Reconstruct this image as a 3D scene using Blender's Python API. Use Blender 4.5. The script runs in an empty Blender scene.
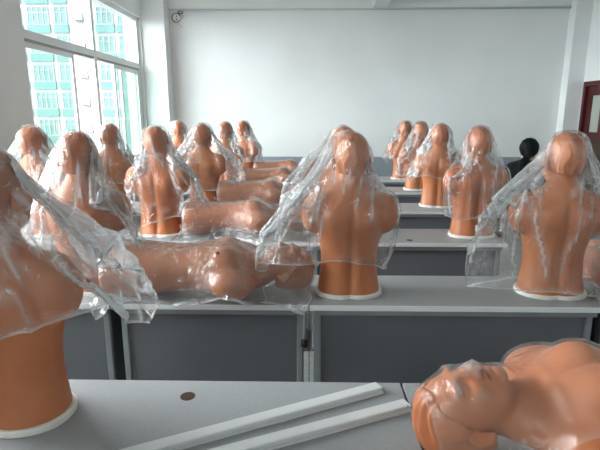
import bpy, bmesh, math, random, time
import numpy as np
from mathutils import Vector, Matrix, Euler
T0 = time.time()
SC = bpy.context.scene
COL = SC.collection
PI = math.pi

# ------------------------------------------------------------------ helpers
def tag(o, label=None, cat=None, group=None, kind=None):
    if label: o['label'] = label
    if cat: o['category'] = cat
    if group: o['group'] = group
    if kind: o['kind'] = kind
    return o

def link(name, me, mat=None, parent=None):
    o = bpy.data.objects.new(name, me)
    COL.objects.link(o)
    if mat is not None and len(me.materials) == 0:
        me.materials.append(mat)
    if parent is not None:
        o.parent = parent
    return o

def empty(name, loc=(0, 0, 0), rz=0.0):
    o = bpy.data.objects.new(name, None)
    o.empty_display_size = 0.1
    COL.objects.link(o)
    o.location = loc
    o.rotation_euler = (0, 0, rz)
    return o

def copy_tree(o, parent=None):
    c = o.copy()
    COL.objects.link(c)
    c.parent = parent
    for ch in list(o.children):
        copy_tree(ch, c)
    return c

class MB:
    """collects boxes, tubes and prisms into one mesh"""
    def __init__(self):
        self.bm = bmesh.new()
    def box(self, x0, x1, y0, y1, z0, z1):
        bm = self.bm
        v = [bm.verts.new((x, y, z)) for z in (z0, z1) for y in (y0, y1) for x in (x0, x1)]
        for f in ((0, 2, 3, 1), (4, 5, 7, 6), (0, 1, 5, 4), (2, 6, 7, 3), (0, 4, 6, 2), (1, 3, 7, 5)):
            bm.faces.new([v[i] for i in f])
        return self
    def tube(self, pts, r, seg=10, cap=True):
        bm = self.bm
        pts = [Vector(p) for p in pts]
        rs = r if isinstance(r, (list, tuple)) else [r] * len(pts)
        rings = []
        t0 = (pts[1] - pts[0]).normalized()
        ref = Vector((0, 0, 1)) if abs(t0.z) < 0.9 else Vector((1, 0, 0))
        n = t0.cross(ref).normalized()
        for i, p in enumerate(pts):
            a = pts[max(i - 1, 0)]; b = pts[min(i + 1, len(pts) - 1)]
            t = (b - a).normalized()
            n = (n - t * n.dot(t)).normalized()
            m = t.cross(n)
            rings.append([bm.verts.new(p + (n * math.cos(2 * PI * k / seg) + m * math.sin(2 * PI * k / seg)) * rs[i]) for k in range(seg)])
        for a, b in zip(rings[:-1], rings[1:]):
            for k in range(seg):
                bm.faces.new((a[k], a[(k + 1) % seg], b[(k + 1) % seg], b[k]))
        if cap:
            bm.faces.new(rings[0][::-1]); bm.faces.new(rings[-1])
        return self
    def prism(self, poly, axis, a0, a1):
        """poly: 2D outline; axis 'x','y','z' is the extrusion direction"""
        bm = self.bm
        def P(u, v, a):
            return {'x': (a, u, v), 'y': (u, a, v), 'z': (u, v, a)}[axis]
        A = [bm.verts.new(P(u, v, a0)) for u, v in poly]
        B = [bm.verts.new(P(u, v, a1)) for u, v in poly]
        n = len(poly)
        bm.faces.new(A); bm.faces.new(B[::-1])
        for i in range(n):
            bm.faces.new((A[i], B[i], B[(i + 1) % n], A[(i + 1) % n]))
        return self
    def build(self, name, mat, parent=None, bevel=0.0, smooth=False, loc=None):
        bm = self.bm
        bmesh.ops.recalc_face_normals(bm, faces=bm.faces[:])
        if bevel > 0:
            es = [e for e in bm.edges if len(e.link_faces) == 2 and e.calc_face_angle(0) > 0.6]
            bmesh.ops.bevel(bm, geom=es, offset=bevel, segments=2, affect='EDGES', profile=0.6)
        me = bpy.data.meshes.new(name)
        bm.to_mesh(me); bm.free()
        if smooth:
            me.polygons.foreach_set('use_smooth', [True] * len(me.polygons))
        o = link(name, me, mat, parent)
        if loc is not None:
            o.location = loc
        return o

def np_mesh(name, V, F, smooth=True):
    me = bpy.data.meshes.new(name)
    V = np.ascontiguousarray(V, dtype=np.float32); F = np.ascontiguousarray(F, dtype=np.int32)
    k = F.shape[1]
    me.vertices.add(len(V)); me.vertices.foreach_set('co', V.ravel())
    me.loops.add(F.size); me.loops.foreach_set('vertex_index', F.ravel())
    me.polygons.add(len(F)); me.polygons.foreach_set('loop_start', np.arange(0, F.size, k, dtype=np.int32))
    me.polygons.foreach_set('loop_total', np.full(len(F), k, dtype=np.int32))
    me.update(calc_edges=True)
    if smooth:
        me.polygons.foreach_set('use_smooth', np.ones(len(F), dtype=bool))
    me.validate()
    return me

# ------------------------------------------------------------------ implicit surfaces
def smin(a, b, k):
    h = np.clip(0.5 + 0.5 * (b - a) / k, 0, 1)
    return b + (a - b) * h - k * h * (1 - h)
def smax(a, b, k):
    return -smin(-a, -b, k)
def ell(x, y, z, c, r):
    dx = (x - c[0]) / r[0]; dy = (y - c[1]) / r[1]; dz = (z - c[2]) / r[2]
    k0 = np.sqrt(dx * dx + dy * dy + dz * dz) + 1e-9
    k1 = np.sqrt((dx / r[0]) ** 2 + (dy / r[1]) ** 2 + (dz / r[2]) ** 2) + 1e-9
    return k0 * (k0 - 1.0) / k1
def cap(x, y, z, a, b, ra, rb=None):
    rb = ra if rb is None else rb
    ax, ay, az = a; bx, by, bz = (b[0] - ax, b[1] - ay, b[2] - az)
    L = bx * bx + by * by + bz * bz
    h = np.clip(((x - ax) * bx + (y - ay) * by + (z - az) * bz) / L, 0, 1)
    return np.sqrt((x - ax - bx * h) ** 2 + (y - ay - by * h) ** 2 + (z - az - bz * h) ** 2) - (ra + (rb - ra) * h)
def gau(x, y, z, c, s):
    return np.exp(-(((x - c[0]) / s[0]) ** 2 + ((y - c[1]) / s[1]) ** 2 + ((z - c[2]) / s[2]) ** 2))
def sst(a, b, v):
    t = np.clip((v - a) / (b - a), 0, 1)
    return t * t * (3 - 2 * t)

def surface_nets(f, o, h):
    """f: samples [nx,ny,nz]; returns vertices and quads of the zero surface"""
    s = f < 0
    nx, ny, nz = f.shape
    acc = np.zeros((nx - 1, ny - 1, nz - 1, 3), np.float32)
    cnt = np.zeros((nx - 1, ny - 1, nz - 1), np.float32)
    for ax in range(3):
        sl0 = [slice(None)] * 3; sl1 = [slice(None)] * 3
        sl0[ax] = slice(0, -1); sl1[ax] = slice(1, None)
        a = f[tuple(sl0)]; b = f[tuple(sl1)]
        cr = (a < 0) != (b < 0)
        t = np.where(cr, a / np.where(cr, a - b, 1), 0).astype(np.float32)
        oth = [i for i in range(3) if i != ax]
        for d0 in (0, 1):
            for d1 in (0, 1):
                sl = [slice(None)] * 3
                sl[oth[0]] = slice(d0, f.shape[oth[0]] - 1 + d0)
                sl[oth[1]] = slice(d1, f.shape[oth[1]] - 1 + d1)
                c = cr[tuple(sl)].astype(np.float32)
                acc[..., ax] += t[tuple(sl)] * c
                acc[..., oth[0]] += d0 * c
                acc[..., oth[1]] += d1 * c
                cnt += c
    act = cnt > 0
    idx = -np.ones(act.shape, np.int64)
    n = int(act.sum())
    idx[act] = np.arange(n)
    cell = np.argwhere(act).astype(np.float32)
    V = (cell + acc[act] / cnt[act][:, None]) * h + np.asarray(o, np.float32)
    Q = []
    for ax in range(3):
        o1, o2 = [(1, 2), (2, 0), (0, 1)][ax]
        sl0 = [slice(None)] * 3; sl1 = [slice(None)] * 3
        sl0[ax] = slice(0, -1); sl1[ax] = slice(1, None)
        a = s[tuple(sl0)]; b = s[tuple(sl1)]
        e = np.argwhere(a != b)
        ok = (e[:, o1] > 0) & (e[:, o2] > 0) & (e[:, o1] < f.shape[o1] - 1) & (e[:, o2] < f.shape[o2] - 1)
        e = e[ok]
        def at(d1, d2):
            p = e.copy(); p[:, o1] -= d1; p[:, o2] -= d2
            return idx[p[:, 0], p[:, 1], p[:, 2]]
        q = np.stack([at(1, 1), at(0, 1), at(0, 0), at(1, 0)], 1)
        fl = ~a[e[:, 0], e[:, 1], e[:, 2]]
        q[fl] = q[fl][:, ::-1]
        Q.append(q)
    return V, np.concatenate(Q)

def grid(lo, hi, h):
    ax = [np.arange(l, u + h, h, dtype=np.float32) for l, u in zip(lo, hi)]
    return np.meshgrid(*ax, indexing='ij'), lo

# ------------------------------------------------------------------ the training manikin
TZ = np.array([-.24, -.16, -.08, 0, .06, .13, .20, .27, .33, .38, .415, .445, .475, .60])
TRX = np.array([.150, .157, .160, .147, .138, .128, .128, .146, .160, .160, .142, .095, .060, .05])
TRY = np.array([.100, .108, .112, .104, .098, .094, .096, .106, .115, .112, .100, .078, .058, .05])
TCY = np.array([.0, .0, -.002, -.004, .0, .004, .006, .006, .002, -.006, -.014, -.02, -.024, -.02])
def lerp_s(z, K):
    zz = np.linspace(-.26, .62, 353)
    v = np.interp(zz, TZ, K)
    ker = np.hanning(33); ker /= ker.sum()
    v = np.convolve(np.pad(v, 16, mode='edge'), ker, 'valid')
    return np.interp(z, zz, v).astype(np.float32)

def skull(x, y, z):
    c = ell(x, y, z, (0, -.010, .648), (.075, .095, .088))
    return smin(c, ell(x, y, z, (0, .035, .625), (.066, .068, .075)), .03)

def body_field(x, y, z, zb):
    ax_ = np.abs(x)
    z1 = np.linspace(float(z.min()), float(z.max()), 500)
    rx = np.interp(z, z1, lerp_s(z1, TRX)); ry = np.interp(z, z1, lerp_s(z1, TRY)); cy = np.interp(z, z1, lerp_s(z1, TCY))
    n = 2.35
    q = ((ax_ / rx) ** n + (np.abs(y - cy) / ry) ** n + 1e-9) ** (1 / n)
    tor = (q - 1) * np.minimum(rx, ry)
    tor = smax(tor, z - .50, .06)
    # shoulders: rounded stumps where the arms end
    sh = ell(ax_, y, z, (.163, -.010, .380), (.054, .062, .080))
    sh = smin(sh, ell(ax_, y, z, (.169, -.006, .350), (.034, .046, .054)), .03)
    f = smin(tor, sh, .032)
    tr = cap(ax_, y, z, (.0, -.030, .500), (.145, -.014, .425), .040, .036)
    f = smin(f, tr, .045)
    nk = cap(x, y, z, (0, -.022, .42), (0, .006, .585), .060, .055)
    f = smin(f, nk, .040)
    # surface anatomy of the trunk
    back = sst(.01, -.05, y); front = sst(-.01, .05, y)
    f += .0085 * np.exp(-(x / .015) ** 2) * back * sst(.015, .06, z) * sst(.47, .40, z)
    f -= .0090 * gau(ax_, y, z, (.085, -.105, .365), (.045, .05, .065))
    f -= .0060 * gau(ax_, y, z, (.045, -.095, .14), (.026, .05, .11))
    f += .0050 * gau(ax_, y, z, (.125, -.08, .27), (.03, .05, .05))
    f -= .0080 * gau(ax_, y, z, (.070, -.10, -.03), (.05, .05, .055))
    f += .0070 * np.exp(-(x / .012) ** 2) * back * sst(.05, .0, z)
    f -= .0150 * gau(ax_, y, z, (.072, .11, .345), (.052, .05, .048))
    f += .0060 * np.exp(-(x / .014) ** 2) * front * sst(.08, .14, z) * sst(.43, .38, z)
    f += .0050 * gau(ax_, y, z, (.075, .11, .278), (.06, .05, .014))
    f -= .0030 * front * np.sin((z - .05) * 2 * PI / .075) * np.exp(-((ax_ - .035) / .025) ** 2) * sst(.03, .08, z) * sst(.27, .24, z)
    f += .0060 * gau(x, y, z, (0, .10, .085), (.010, .05, .012))
    f -= .0045 * gau(ax_, y, z, (.07, .085, .432), (.07, .05, .010))
    f += .006 * gau(x, y, z, (0, .07, .445), (.018, .04, .016))
    # cut at the base
    f = smax(f, zb - z, .012)
    # head
    hd = skull(x, y, z)
    hd = smin(hd, ell(x, y, z, (0, .044, .580), (.058, .054, .066)), .03)
    hd = smin(hd, ell(ax_, y, z, (.026, .050, .546), (.030, .040, .026)), .03)
    hd = smin(hd, ell(x, y, z, (0, .092, .533), (.021, .016, .015)), .02)
    hd = smin(hd, ell(ax_, y, z, (.041, .074, .592), (.020, .018, .019)), .02)
    hd = smin(hd, ell(ax_, y, z, (.026, .0935, .640), (.026, .010, .008)), .016)
    hd += .0115 * gau(ax_, y, z, (.031, .100, .617), (.016, .020, .011))
    hd = smin(hd, ell(ax_, y, z, (.031, .0835, .616), (.0155, .0115, .0105)), .006)
    hd += .0022 * gau(ax_, y, z, (.031, .098, .6115), (.014, .010, .0018))
    hd += .0018 * gau(ax_, y, z, (.031, .098, .628), (.016, .010, .0020))
    hd = smin(hd, cap(x, y, z, (0, .098, .634), (0, .1175, .590), .0075, .0105), .011)
    hd = smin(hd, ell(x, y, z, (0, .1175, .586), (.0115, .0115, .0095)), .008)
    hd = smin(hd, ell(ax_, y, z, (.0125, .1075, .5835), (.0075, .0105, .0075)), .006)
    hd += .0030 * gau(ax_, y, z, (.0075, .113, .577), (.0035, .006, .003))
    hd += .0025 * gau(x, y, z, (0, .105, .571), (.004, .012, .008))
    hd = smin(hd, ell(x, y, z, (0, .0955, .5640), (.024, .0115, .0062)), .007)
    hd = smin(hd, ell(x, y, z, (0, .0945, .5535), (.0205, .0115, .0070)), .006)
    hd += .0036 * np.exp(-((z - .5590 + .8 * (x / 1.0) ** 2 * 4) / .0018) ** 2) * sst(.027, .020, ax_) * sst(.08, .095, y)
    hd += .0030 * gau(x, y, z, (0, .10, .5435), (.018, .012, .004))
    # ears
    er = ell(ax_ - .10 * (z - .60) + .12 * (y + .012), y - .25 * (z - .60), z, (.0790, -.012, .605), (.0085, .0195, .034))
    er = smax(er, -ell(ax_ + .12 * (y + .012), y - .25 * (z - .60), z, (.0905, -.009, .606), (.0085, .0115, .022)), .004)
    er = smin(er, ell(ax_, y, z, (.0775, -.006, .579), (.007, .009, .009)), .006)
    hd = smin(hd, er, .006)
    f = smin(f, hd, .018)
    # nipples
    f -= .0016 * gau(ax_, y, z, (.088, .118, .315), (.007, .03, .007))
    return f

def hair_field(x, y, z, lift=.0028, amp=.42):
    base = ell(x, y, z, (0, -.010, .648), (.075, .095, .088))
    base = smin(base, ell(x, y, z, (0, .035, .625), (.066, .068, .075)), .03)
    base = smin(base, cap(x, y, z, (0, -.035, .60), (0, -.030, .555), .052, .050), .04)
    w = x * 1.0 + .012 * np.sin(38 * y + 9 * z) + .008 * np.sin(61 * z + 23 * y + 40 * x)
    st = np.sin(w * 310 + 1.6 * np.sin(47 * y - 21 * z)) * .55 + np.sin(w * 165 + 24 * y + .8) * .8
    lock = np.sin(34 * y + 26 * z + 55 * x + 1.3 * np.sin(48 * x))
    d = base - lift - amp * (.0024 * st + .0032 * lock)
    d -= .006 * amp * gau(x, y, z, (.01, .055, .715), (.06, .03, .03))
    line = (y - .004) - .80 * (z - .605) - .010 * np.sin(x * 70) * sst(.64, .68, z)
    line = np.where(z < .60, np.maximum(line, (y - .000) - .1 * (z - .60)), line)
    d = smax(d, line, .011)
    # clear the ear, end at the nape
    d = smax(d, -ell(np.abs(x), y, z, (.088, -.008, .601), (.030, .024, .036)), .006)
    d = smax(d, .556 + .10 * np.abs(x) - z, .010)
    return d

def head_back(y, z, deg):
    # the head tipped back on the neck: rotate the space above it about the nape
    w = sst(.44, .56, z) * math.radians(deg)
    c, s_ = np.cos(w), np.sin(w)
    dy, dz = y + .020, z - .49
    return -.020 + c * dy + s_ * dz, .49 - s_ * dy + c * dz

def manikin_mesh(zb, h, tip=0.0):
    (x, y, z), o = grid((-.245, -.185 if tip else -.155, zb - .02), (.245, .155, .755), h)
    f = body_tipped(x, y, z, zb, tip)
    return surface_nets(f.astype(np.float32), o, h)

def body_tipped(x, y, z, zb, tip):
    if tip:
        y, z2 = head_back(y, z, tip)
        t = sst(.40, .46, z)
        z = z * (1 - t) + z2 * t
    return body_field(x, y, z, zb)

def hair_mesh(h, lift=.0028, amp=.42, tip=0.0):
    (x, y, z), o = grid((-.10, -.18, .48), (.10, .12, .76), h)
    if tip:
        y, z = head_back(y, z, tip)
    return surface_nets(hair_field(x, y, z, lift, amp).astype(np.float32), o, h)

class Collider:
    def __init__(self, zb, h=.009, tip=0.0):
        (x, y, z), o = grid((-.30, -.21, zb - .06), (.30, .21, .82), h)
        yh, zh = head_back(y, z, tip) if tip else (y, z)
        f = np.minimum(body_tipped(x, y, z, zb, tip), hair_field(x, yh, zh)).astype(np.float32)
        g = np.stack(np.gradient(f, h), -1)
        m = np.linalg.norm(g, axis=-1, keepdims=True)
        self.d = np.concatenate([f[..., None] / np.maximum(m, .6), g / np.maximum(m, 1e-6)], -1)
        self.o = np.array(o); self.h = h; self.n = np.array(f.shape)
    def sample(self, P):
        q = (P - self.o) / self.h
        inside = np.all((q > 0) & (q < self.n - 1.001), axis=-1)
        q = np.clip(q, 0, self.n - 1.001)
        i = q.astype(int); t = (q - i)
        r = 0
        for dx in (0, 1):
            for dy in (0, 1):
                for dz in (0, 1):
                    w = (t[..., 0] if dx else 1 - t[..., 0]) * (t[..., 1] if dy else 1 - t[..., 1]) * (t[..., 2] if dz else 1 - t[..., 2])
                    r = r + w[..., None] * self.d[i[..., 0] + dx, i[..., 1] + dy, i[..., 2] + dz]
        r[..., 0] = np.where(inside, r[..., 0], 1.0)
        return r[..., 0], r[..., 1:]
# ------------------------------------------------------------------ thin plastic film, draped by position-based dynamics
def _pj(A, B, rest, k):
    d = B - A
    l = np.sqrt((d * d).sum(-1, keepdims=True)) + 1e-9
    c = d * (k * .5 * (1 - rest / l))
    A += c; B -= c

def smooth_noise(rng, shape, scale):
    a = rng.standard_normal((max(2, int(shape[0] / scale) + 2), max(2, int(shape[1] / scale) + 2)))
    yi = np.linspace(0, a.shape[0] - 1.001, shape[0]); xi = np.linspace(0, a.shape[1] - 1.001, shape[1])
    y0 = yi.astype(int); x0 = xi.astype(int); ty = (yi - y0)[:, None]; tx = (xi - x0)[None]
    g = lambda i, j: a[np.ix_(i, j)]
    return (g(y0, x0) * (1 - ty) * (1 - tx) + g(y0 + 1, x0) * ty * (1 - tx) + g(y0, x0 + 1) * (1 - ty) * tx + g(y0 + 1, x0 + 1) * ty * tx)

def drape(P, ring, rest, coll, steps, seed, iters=12, bend=.35, grav=9.8, table=None, weld=False, crumple=.0, pins=None, gap=.004, wind=None, fric=.6, tether=None):
    """P [M,N,3] sheet (or tube when ring); coll: list of (Collider, to-local matrix 3x3, offset)"""
    rng = np.random.default_rng(seed)
    M, N, _ = P.shape
    V = np.zeros_like(P); dt = 1 / 60
    ru, rv = rest
    W = 1 + crumple * (.6 * smooth_noise(rng, (M, N), 6) + .4 * smooth_noise(rng, (M, N), 3))
    W = W[..., None]
    rd = math.hypot(ru, rv)
    damp = .97
    for st in range(steps):
        V[..., 2] -= grav * dt
        if wind is not None:
            V += wind(P, st) * dt
        V += (rng.standard_normal(3) * .15 + smooth_noise(rng, (M, N), 8)[..., None] * rng.standard_normal(3) * .5) * dt
        O = P.copy()
        P = P + V * dt * damp
        for it in range(iters):
            # down
            _pj(P[0:M - 1:2], P[1:M:2][:len(P[0:M - 1:2])], rv * W[0:M - 1:2], 1)
            _pj(P[1:M - 1:2], P[2:M:2], rv * W[1:M - 1:2], 1)
            if ring:
                _pj(P[:, 0::2], P[:, 1::2], ru * W[:, 0::2], 1)
                B = np.roll(P[:, 0::2], -1, axis=1).copy()
                A = P[:, 1::2]
                _pj(A, B, ru * W[:, 1::2], 1)
                P[:, 0::2] = np.roll(B, 1, axis=1)
                for par in (0, 1):
                    s = slice(par, M - 1, 2); s2 = slice(par + 1, M, 2)
                    for sh in (-1, 1):
                        B = np.roll(P[s2], sh, axis=1).copy()
                        A = P[s][:len(B)]
                        _pj(A, B, rd, .25)
                        P[s2] = np.roll(B, -sh, axis=1)
                if bend:
                    # bending around: i, i+2
                    for q in (0, 1):
                        idx = np.arange(N)[(np.arange(N) // 2) % 2 == q]
                        A = P[:, idx].copy(); B = P[:, (idx + 2) % N].copy()
                        d = B - A; l = np.sqrt((d * d).sum(-1, keepdims=True)) + 1e-9
                        c = d * (bend * .5 * (1 - 2 * ru / l))
                        P[:, idx] += c; P[:, (idx + 2) % N] -= c
            else:
                a = P[:, 0:N - 1:2]
                _pj(a, P[:, 1:N:2][:, :a.shape[1]], ru * W[:, 0:N - 1:2], 1)
                _pj(P[:, 1:N - 1:2], P[:, 2:N:2], ru * W[:, 1:N - 1:2], 1)
                for par in (0, 1):
                    a = P[par:M - 1:2]; b = P[par + 1:M:2][:len(a)]
                    _pj(a[:, :-1], b[:, 1:], rd, .25)
                    _pj(a[:, 1:], b[:, :-1], rd, .25)
                if bend:
                    for q in (0, 1):
                        idx = np.arange(N - 2)[(np.arange(N - 2) // 2) % 2 == q]
                        A = P[:, idx].copy(); B = P[:, idx + 2].copy()
                        d = B - A; l = np.sqrt((d * d).sum(-1, keepdims=True)) + 1e-9
                        c = d * (bend * .5 * (1 - 2 * ru / l))
                        P[:, idx] += c; P[:, idx + 2] -= c
            if bend:
                for q in (0, 1):
                    idx = np.arange(M - 2)[(np.arange(M - 2) // 2) % 2 == q]
                    A = P[idx].copy(); B = P[idx + 2].copy()
                    d = B - A; l = np.sqrt((d * d).sum(-1, keepdims=True)) + 1e-9
                    c = d * (bend * .5 * (1 - 2 * rv / l))
                    P[idx] += c; P[idx + 2] -= c
            if weld:
                t = P[0]; r = np.roll(t[::-1], 1, axis=0)
                P[0] = (t + r) / 2
            if it % 3 == 2 or it == iters - 1:
                for C, R, off in coll:
                    q = (P - off) @ R
                    d, g = C.sample(q)
                    hit = d < gap
                    if hit.any():
                        push = ((gap - d)[..., None] * (g @ R.T))
                        P = np.where(hit[..., None], P + push, P)
                        if fric and it == iters - 1:
                            mv = P - O
                            n_ = g @ R.T
                            tan = mv - (mv * n_).sum(-1, keepdims=True) * n_
                            P = np.where(hit[..., None], P - tan * fric, P)
                if table is not None:
                    x0, x1, y0, y1, z0, zt = table
                    over = (P[..., 0] > x0) & (P[..., 0] < x1) & (P[..., 1] > y0) & (P[..., 1] < y1) & (P[..., 2] < z0) & (P[..., 2] > z0 - .03)
                    P[..., 2] = np.where(over, z0, P[..., 2])
                    if it == iters - 1:
                        P[..., :2] = np.where(over[..., None], P[..., :2] - (P[..., :2] - O[..., :2]) * .7, P[..., :2])
                    if y0 > -9:
                        # stays in front of the desk's front edge below the top
                        below = (P[..., 2] <= z0 - .03) & (P[..., 1] > y0 - .012) & (P[..., 1] < y0 + .1) & (P[..., 0] > x0) & (P[..., 0] < x1)
                        P[..., 1] = np.where(below, y0 - .012, P[..., 1])
            if tether is not None:
                anc, mx = tether
                d = P - anc
                l = np.sqrt((d * d).sum(-1)) + 1e-9
                k = np.minimum(1, mx / l)
                P = anc + d * k[..., None]
        V = (P - O) / dt
        sp = np.sqrt((V * V).sum(-1, keepdims=True))
        V *= np.minimum(1, 3.0 / (sp + 1e-9))
    return P

def bag_init(W, L, ds, ztop, yaw, cx, cy, lean=(0, 0), fat=.22):
    N = int(round(2 * W / ds / 4)) * 4
    M = int(round(L / ds)) + 1
    i = np.arange(N) / N
    tri = np.where(i < .5, 1 - 4 * i, -3 + 4 * i)
    sg = np.where(i < .5, 1.0, -1.0)
    s = np.arange(M)[:, None] * ds
    a = W / 2 - (.5 - 1 / PI) * W * np.clip(s / .35, 0, 1) * .7
    b = fat * np.clip(s / .16, 0, 1) ** .7
    th = np.where(i < .5, i * 2 * PI, i * 2 * PI)
    k = np.clip(s / .25, 0, 1)
    X = a * ((1 - k) * tri[None] + k * np.cos(th)[None])
    Y = b * ((1 - k) * sg[None] * np.sqrt(np.clip(1 - tri ** 2, 0, 1))[None] + k * np.sin(th)[None])
    Z = ztop + .012 - s * (1 - 0 * X)
    c, sn = math.cos(yaw), math.sin(yaw)
    P = np.stack([cx + c * X - sn * Y + lean[0] * s, cy + sn * X + c * Y + lean[1] * s, Z], -1)
    # the closed top edge lies over the head; the film cannot stretch away from it
    u = tri * W / 2
    ua = np.clip(u, -.045, .045)
    zt = ztop + .006 - 3.2 * ((c * ua + cx) ** 2 + (sn * ua + cy) ** 2)
    anc = np.stack([cx + c * ua, cy + sn * ua, zt], -1)[None]
    mx = np.sqrt((u - ua)[None] ** 2 + s ** 2) * 1.015 + .001
    return P, (2 * W / N, ds), (anc, mx)

def tube_faces(M, N):
    j, i = np.meshgrid(np.arange(M - 1), np.arange(N), indexing='ij')
    a = j * N + i; b = j * N + (i + 1) % N
    return np.stack([a, b, b + N, a + N], -1).reshape(-1, 4)
def sheet_faces(M, N):
    j, i = np.meshgrid(np.arange(M - 1), np.arange(N - 1), indexing='ij')
    a = j * N + i
    return np.stack([a, a + 1, a + 1 + N, a + N], -1).reshape(-1, 4)

def seam_attr(me, vals):
    """how much thicker the film is: 1 along its heat-sealed edges and hem"""
    a = me.attributes.new('seam', 'FLOAT', 'POINT')
    a.data.foreach_set('value', np.ascontiguousarray(vals, np.float32).ravel())
def bag_seam(M, N, ds):
    v = np.zeros((M, N))
    v[-1] = .6; v[-2] = .2; v[0] = .5
    v[:, 0] = .8; v[:, N // 2] = .8
    return v
def sheet_seam(M, N, k=1.0):
    v = np.zeros((M, N)); v[0] = v[-1] = 1; v[:, 0] = v[:, -1] = 1
    v[1] = v[-2] = .3
    return v * k

def fold_attr(P, ring, ds):
    """film whitens where it is folded hard"""
    if ring:
        lu = P - .5 * (np.roll(P, 1, 1) + np.roll(P, -1, 1))
    else:
        lu = np.zeros_like(P); lu[:, 1:-1] = P[:, 1:-1] - .5 * (P[:, 2:] + P[:, :-2])
    lv = np.zeros_like(P); lv[1:-1] = P[1:-1] - .5 * (P[2:] + P[:-2])
    c = np.maximum(np.linalg.norm(lu, axis=-1), np.linalg.norm(lv, axis=-1)) / ds
    return np.clip((c - .13) * 1.6, 0, .85)
def tauten(P, coll, n, gap=.004, k=.5, table=None):
    """pull slack film tight over what it covers"""
    for _ in range(n):
        Q = P.copy()
        Q[1:-1, 1:-1] = .25 * (P[2:, 1:-1] + P[:-2, 1:-1] + P[1:-1, 2:] + P[1:-1, :-2])
        P = P + k * (Q - P)
        for C, R, off in coll:
            d, g = C.sample((P - off) @ R)
            P = np.where((d < gap)[..., None], P + (gap - d)[..., None] * (g @ R.T), P)
        if table is not None:
            x0, x1, y0, y1, z0 = table
            over = (P[..., 0] > x0) & (P[..., 0] < x1) & (P[..., 1] > y0) & (P[..., 1] < y1) & (P[..., 2] < z0) & (P[..., 2] > z0 - .03)
            P[..., 2] = np.where(over, z0, P[..., 2])
    return P

def pleat(P, coll, ds, seed, n=17, amp=.019):
    """standing folds that run down from the closed top of the bag"""
    rng = np.random.default_rng(seed)
    M, N, _ = P.shape
    j = np.arange(M)[:, None]; i = np.arange(N)[None]
    s = j * ds
    h = np.zeros((M, N))
    for k in range(n):
        u = (rng.uniform(.55, .95) * N if k % 2 else rng.uniform(0, N)) + rng.normal(0, 5) * (s / .5) + 1.2 * np.sin(s * rng.uniform(8, 18) + rng.uniform(0, 6))
        du = (i - u + N / 2) % N - N / 2
        a, b = rng.uniform(.06, .18), rng.uniform(.30, .75)
        w = rng.uniform(.9, 1.7) * .0125 / ds
        h += amp * rng.uniform(.4, 1.0) * np.exp(-np.abs(du / w) ** 1.5) * sst(a, a + .10, s) * sst(b, b - .12, s)
    d, g = coll.sample(P)
    rad = P.copy(); rad[..., 2] = 0; rad /= np.linalg.norm(rad, axis=-1, keepdims=True) + 1e-6
    dirn = np.where((d < .06)[..., None], g, rad)
    return P + dirn * h[..., None]
# ------------------------------------------------------------------ materials
def mat(name, col, rough=.5, spec=.5, noise=None, bump=None, metal=0.0, coat=0.0, sss=0.0):
    m = bpy.data.materials.new(name); m.use_nodes = True
    nt = m.node_tree; b = nt.nodes['Principled BSDF']; N = nt.nodes.new; L = nt.links.new
    b.inputs['Base Color'].default_value = (*col, 1); b.inputs['Roughness'].default_value = rough
    b.inputs['Specular IOR Level'].default_value = spec; b.inputs['Metallic'].default_value = metal
    b.inputs['Coat Weight'].default_value = coat
    if sss:
        b.inputs['Subsurface Weight'].default_value = sss
        b.inputs['Subsurface Radius'].default_value = (.012, .005, .003)
        b.inputs['Subsurface Scale'].default_value = 1.0
    tc = N('ShaderNodeTexCoord')
    if noise:
        sc, amt, det = noise
        n = N('ShaderNodeTexNoise'); n.inputs['Scale'].default_value = sc; n.inputs['Detail'].default_value = det
        L(tc.outputs['Object'], n.inputs['Vector'])
        r = N('ShaderNodeValToRGB')
        r.color_ramp.elements[0].position = .3; r.color_ramp.elements[1].position = .7
        r.color_ramp.elements[0].color = (*[c * (1 - amt) for c in col], 1)
        r.color_ramp.elements[1].color = (*[min(1, c * (1 + amt)) for c in col], 1)
        L(n.outputs['Fac'], r.inputs['Fac']); L(r.outputs['Color'], b.inputs['Base Color'])
    if bump:
        sc, st, dist = bump
        n = N('ShaderNodeTexNoise'); n.inputs['Scale'].default_value = sc; n.inputs['Detail'].default_value = 4
        L(tc.outputs['Object'], n.inputs['Vector'])
        bp = N('ShaderNodeBump'); bp.inputs['Strength'].default_value = st; bp.inputs['Distance'].default_value = dist
        L(n.outputs['Fac'], bp.inputs['Height']); L(bp.outputs['Normal'], b.inputs['Normal'])
    return m

M = {}
def two_sided_fresnel(nt, ior):
    # a film or pane reflects alike from both of its sides
    N = nt.nodes.new; L = nt.links.new
    g = N('ShaderNodeNewGeometry'); mr = N('ShaderNodeMapRange')
    mr.inputs[3].default_value = ior; mr.inputs[4].default_value = 1 / ior
    L(g.outputs['Backfacing'], mr.inputs[0])
    fr = N('ShaderNodeFresnel'); L(mr.outputs[0], fr.inputs[0])
    return fr
M['skin'] = mat('manikin_vinyl', (.445, .147, .058), .42, .45, noise=(9, .07, 3), bump=(180, .12, .0006))
M['hair'] = mat('moulded_hair_vinyl', (.415, .134, .053), .45, .45, noise=(14, .12, 3), bump=(220, .15, .0006))
M['nipple'] = mat('nipple_vinyl', (.22, .06, .035), .5, .4)
M['base'] = mat('white_base_plastic', (.78, .76, .70), .5, .4, noise=(20, .05, 2))
M['port'] = mat('dark_port', (.10, .055, .05), .5, .4)
M['blue'] = mat('blue_mark', (.05, .09, .28), .5, .4)
M['desktop'] = mat('grey_laminate', (.285, .292, .30), .42, .32, noise=(140, .05, 5))
M['edge'] = mat('pale_edge_band', (.74, .75, .75), .4, .4)
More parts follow.
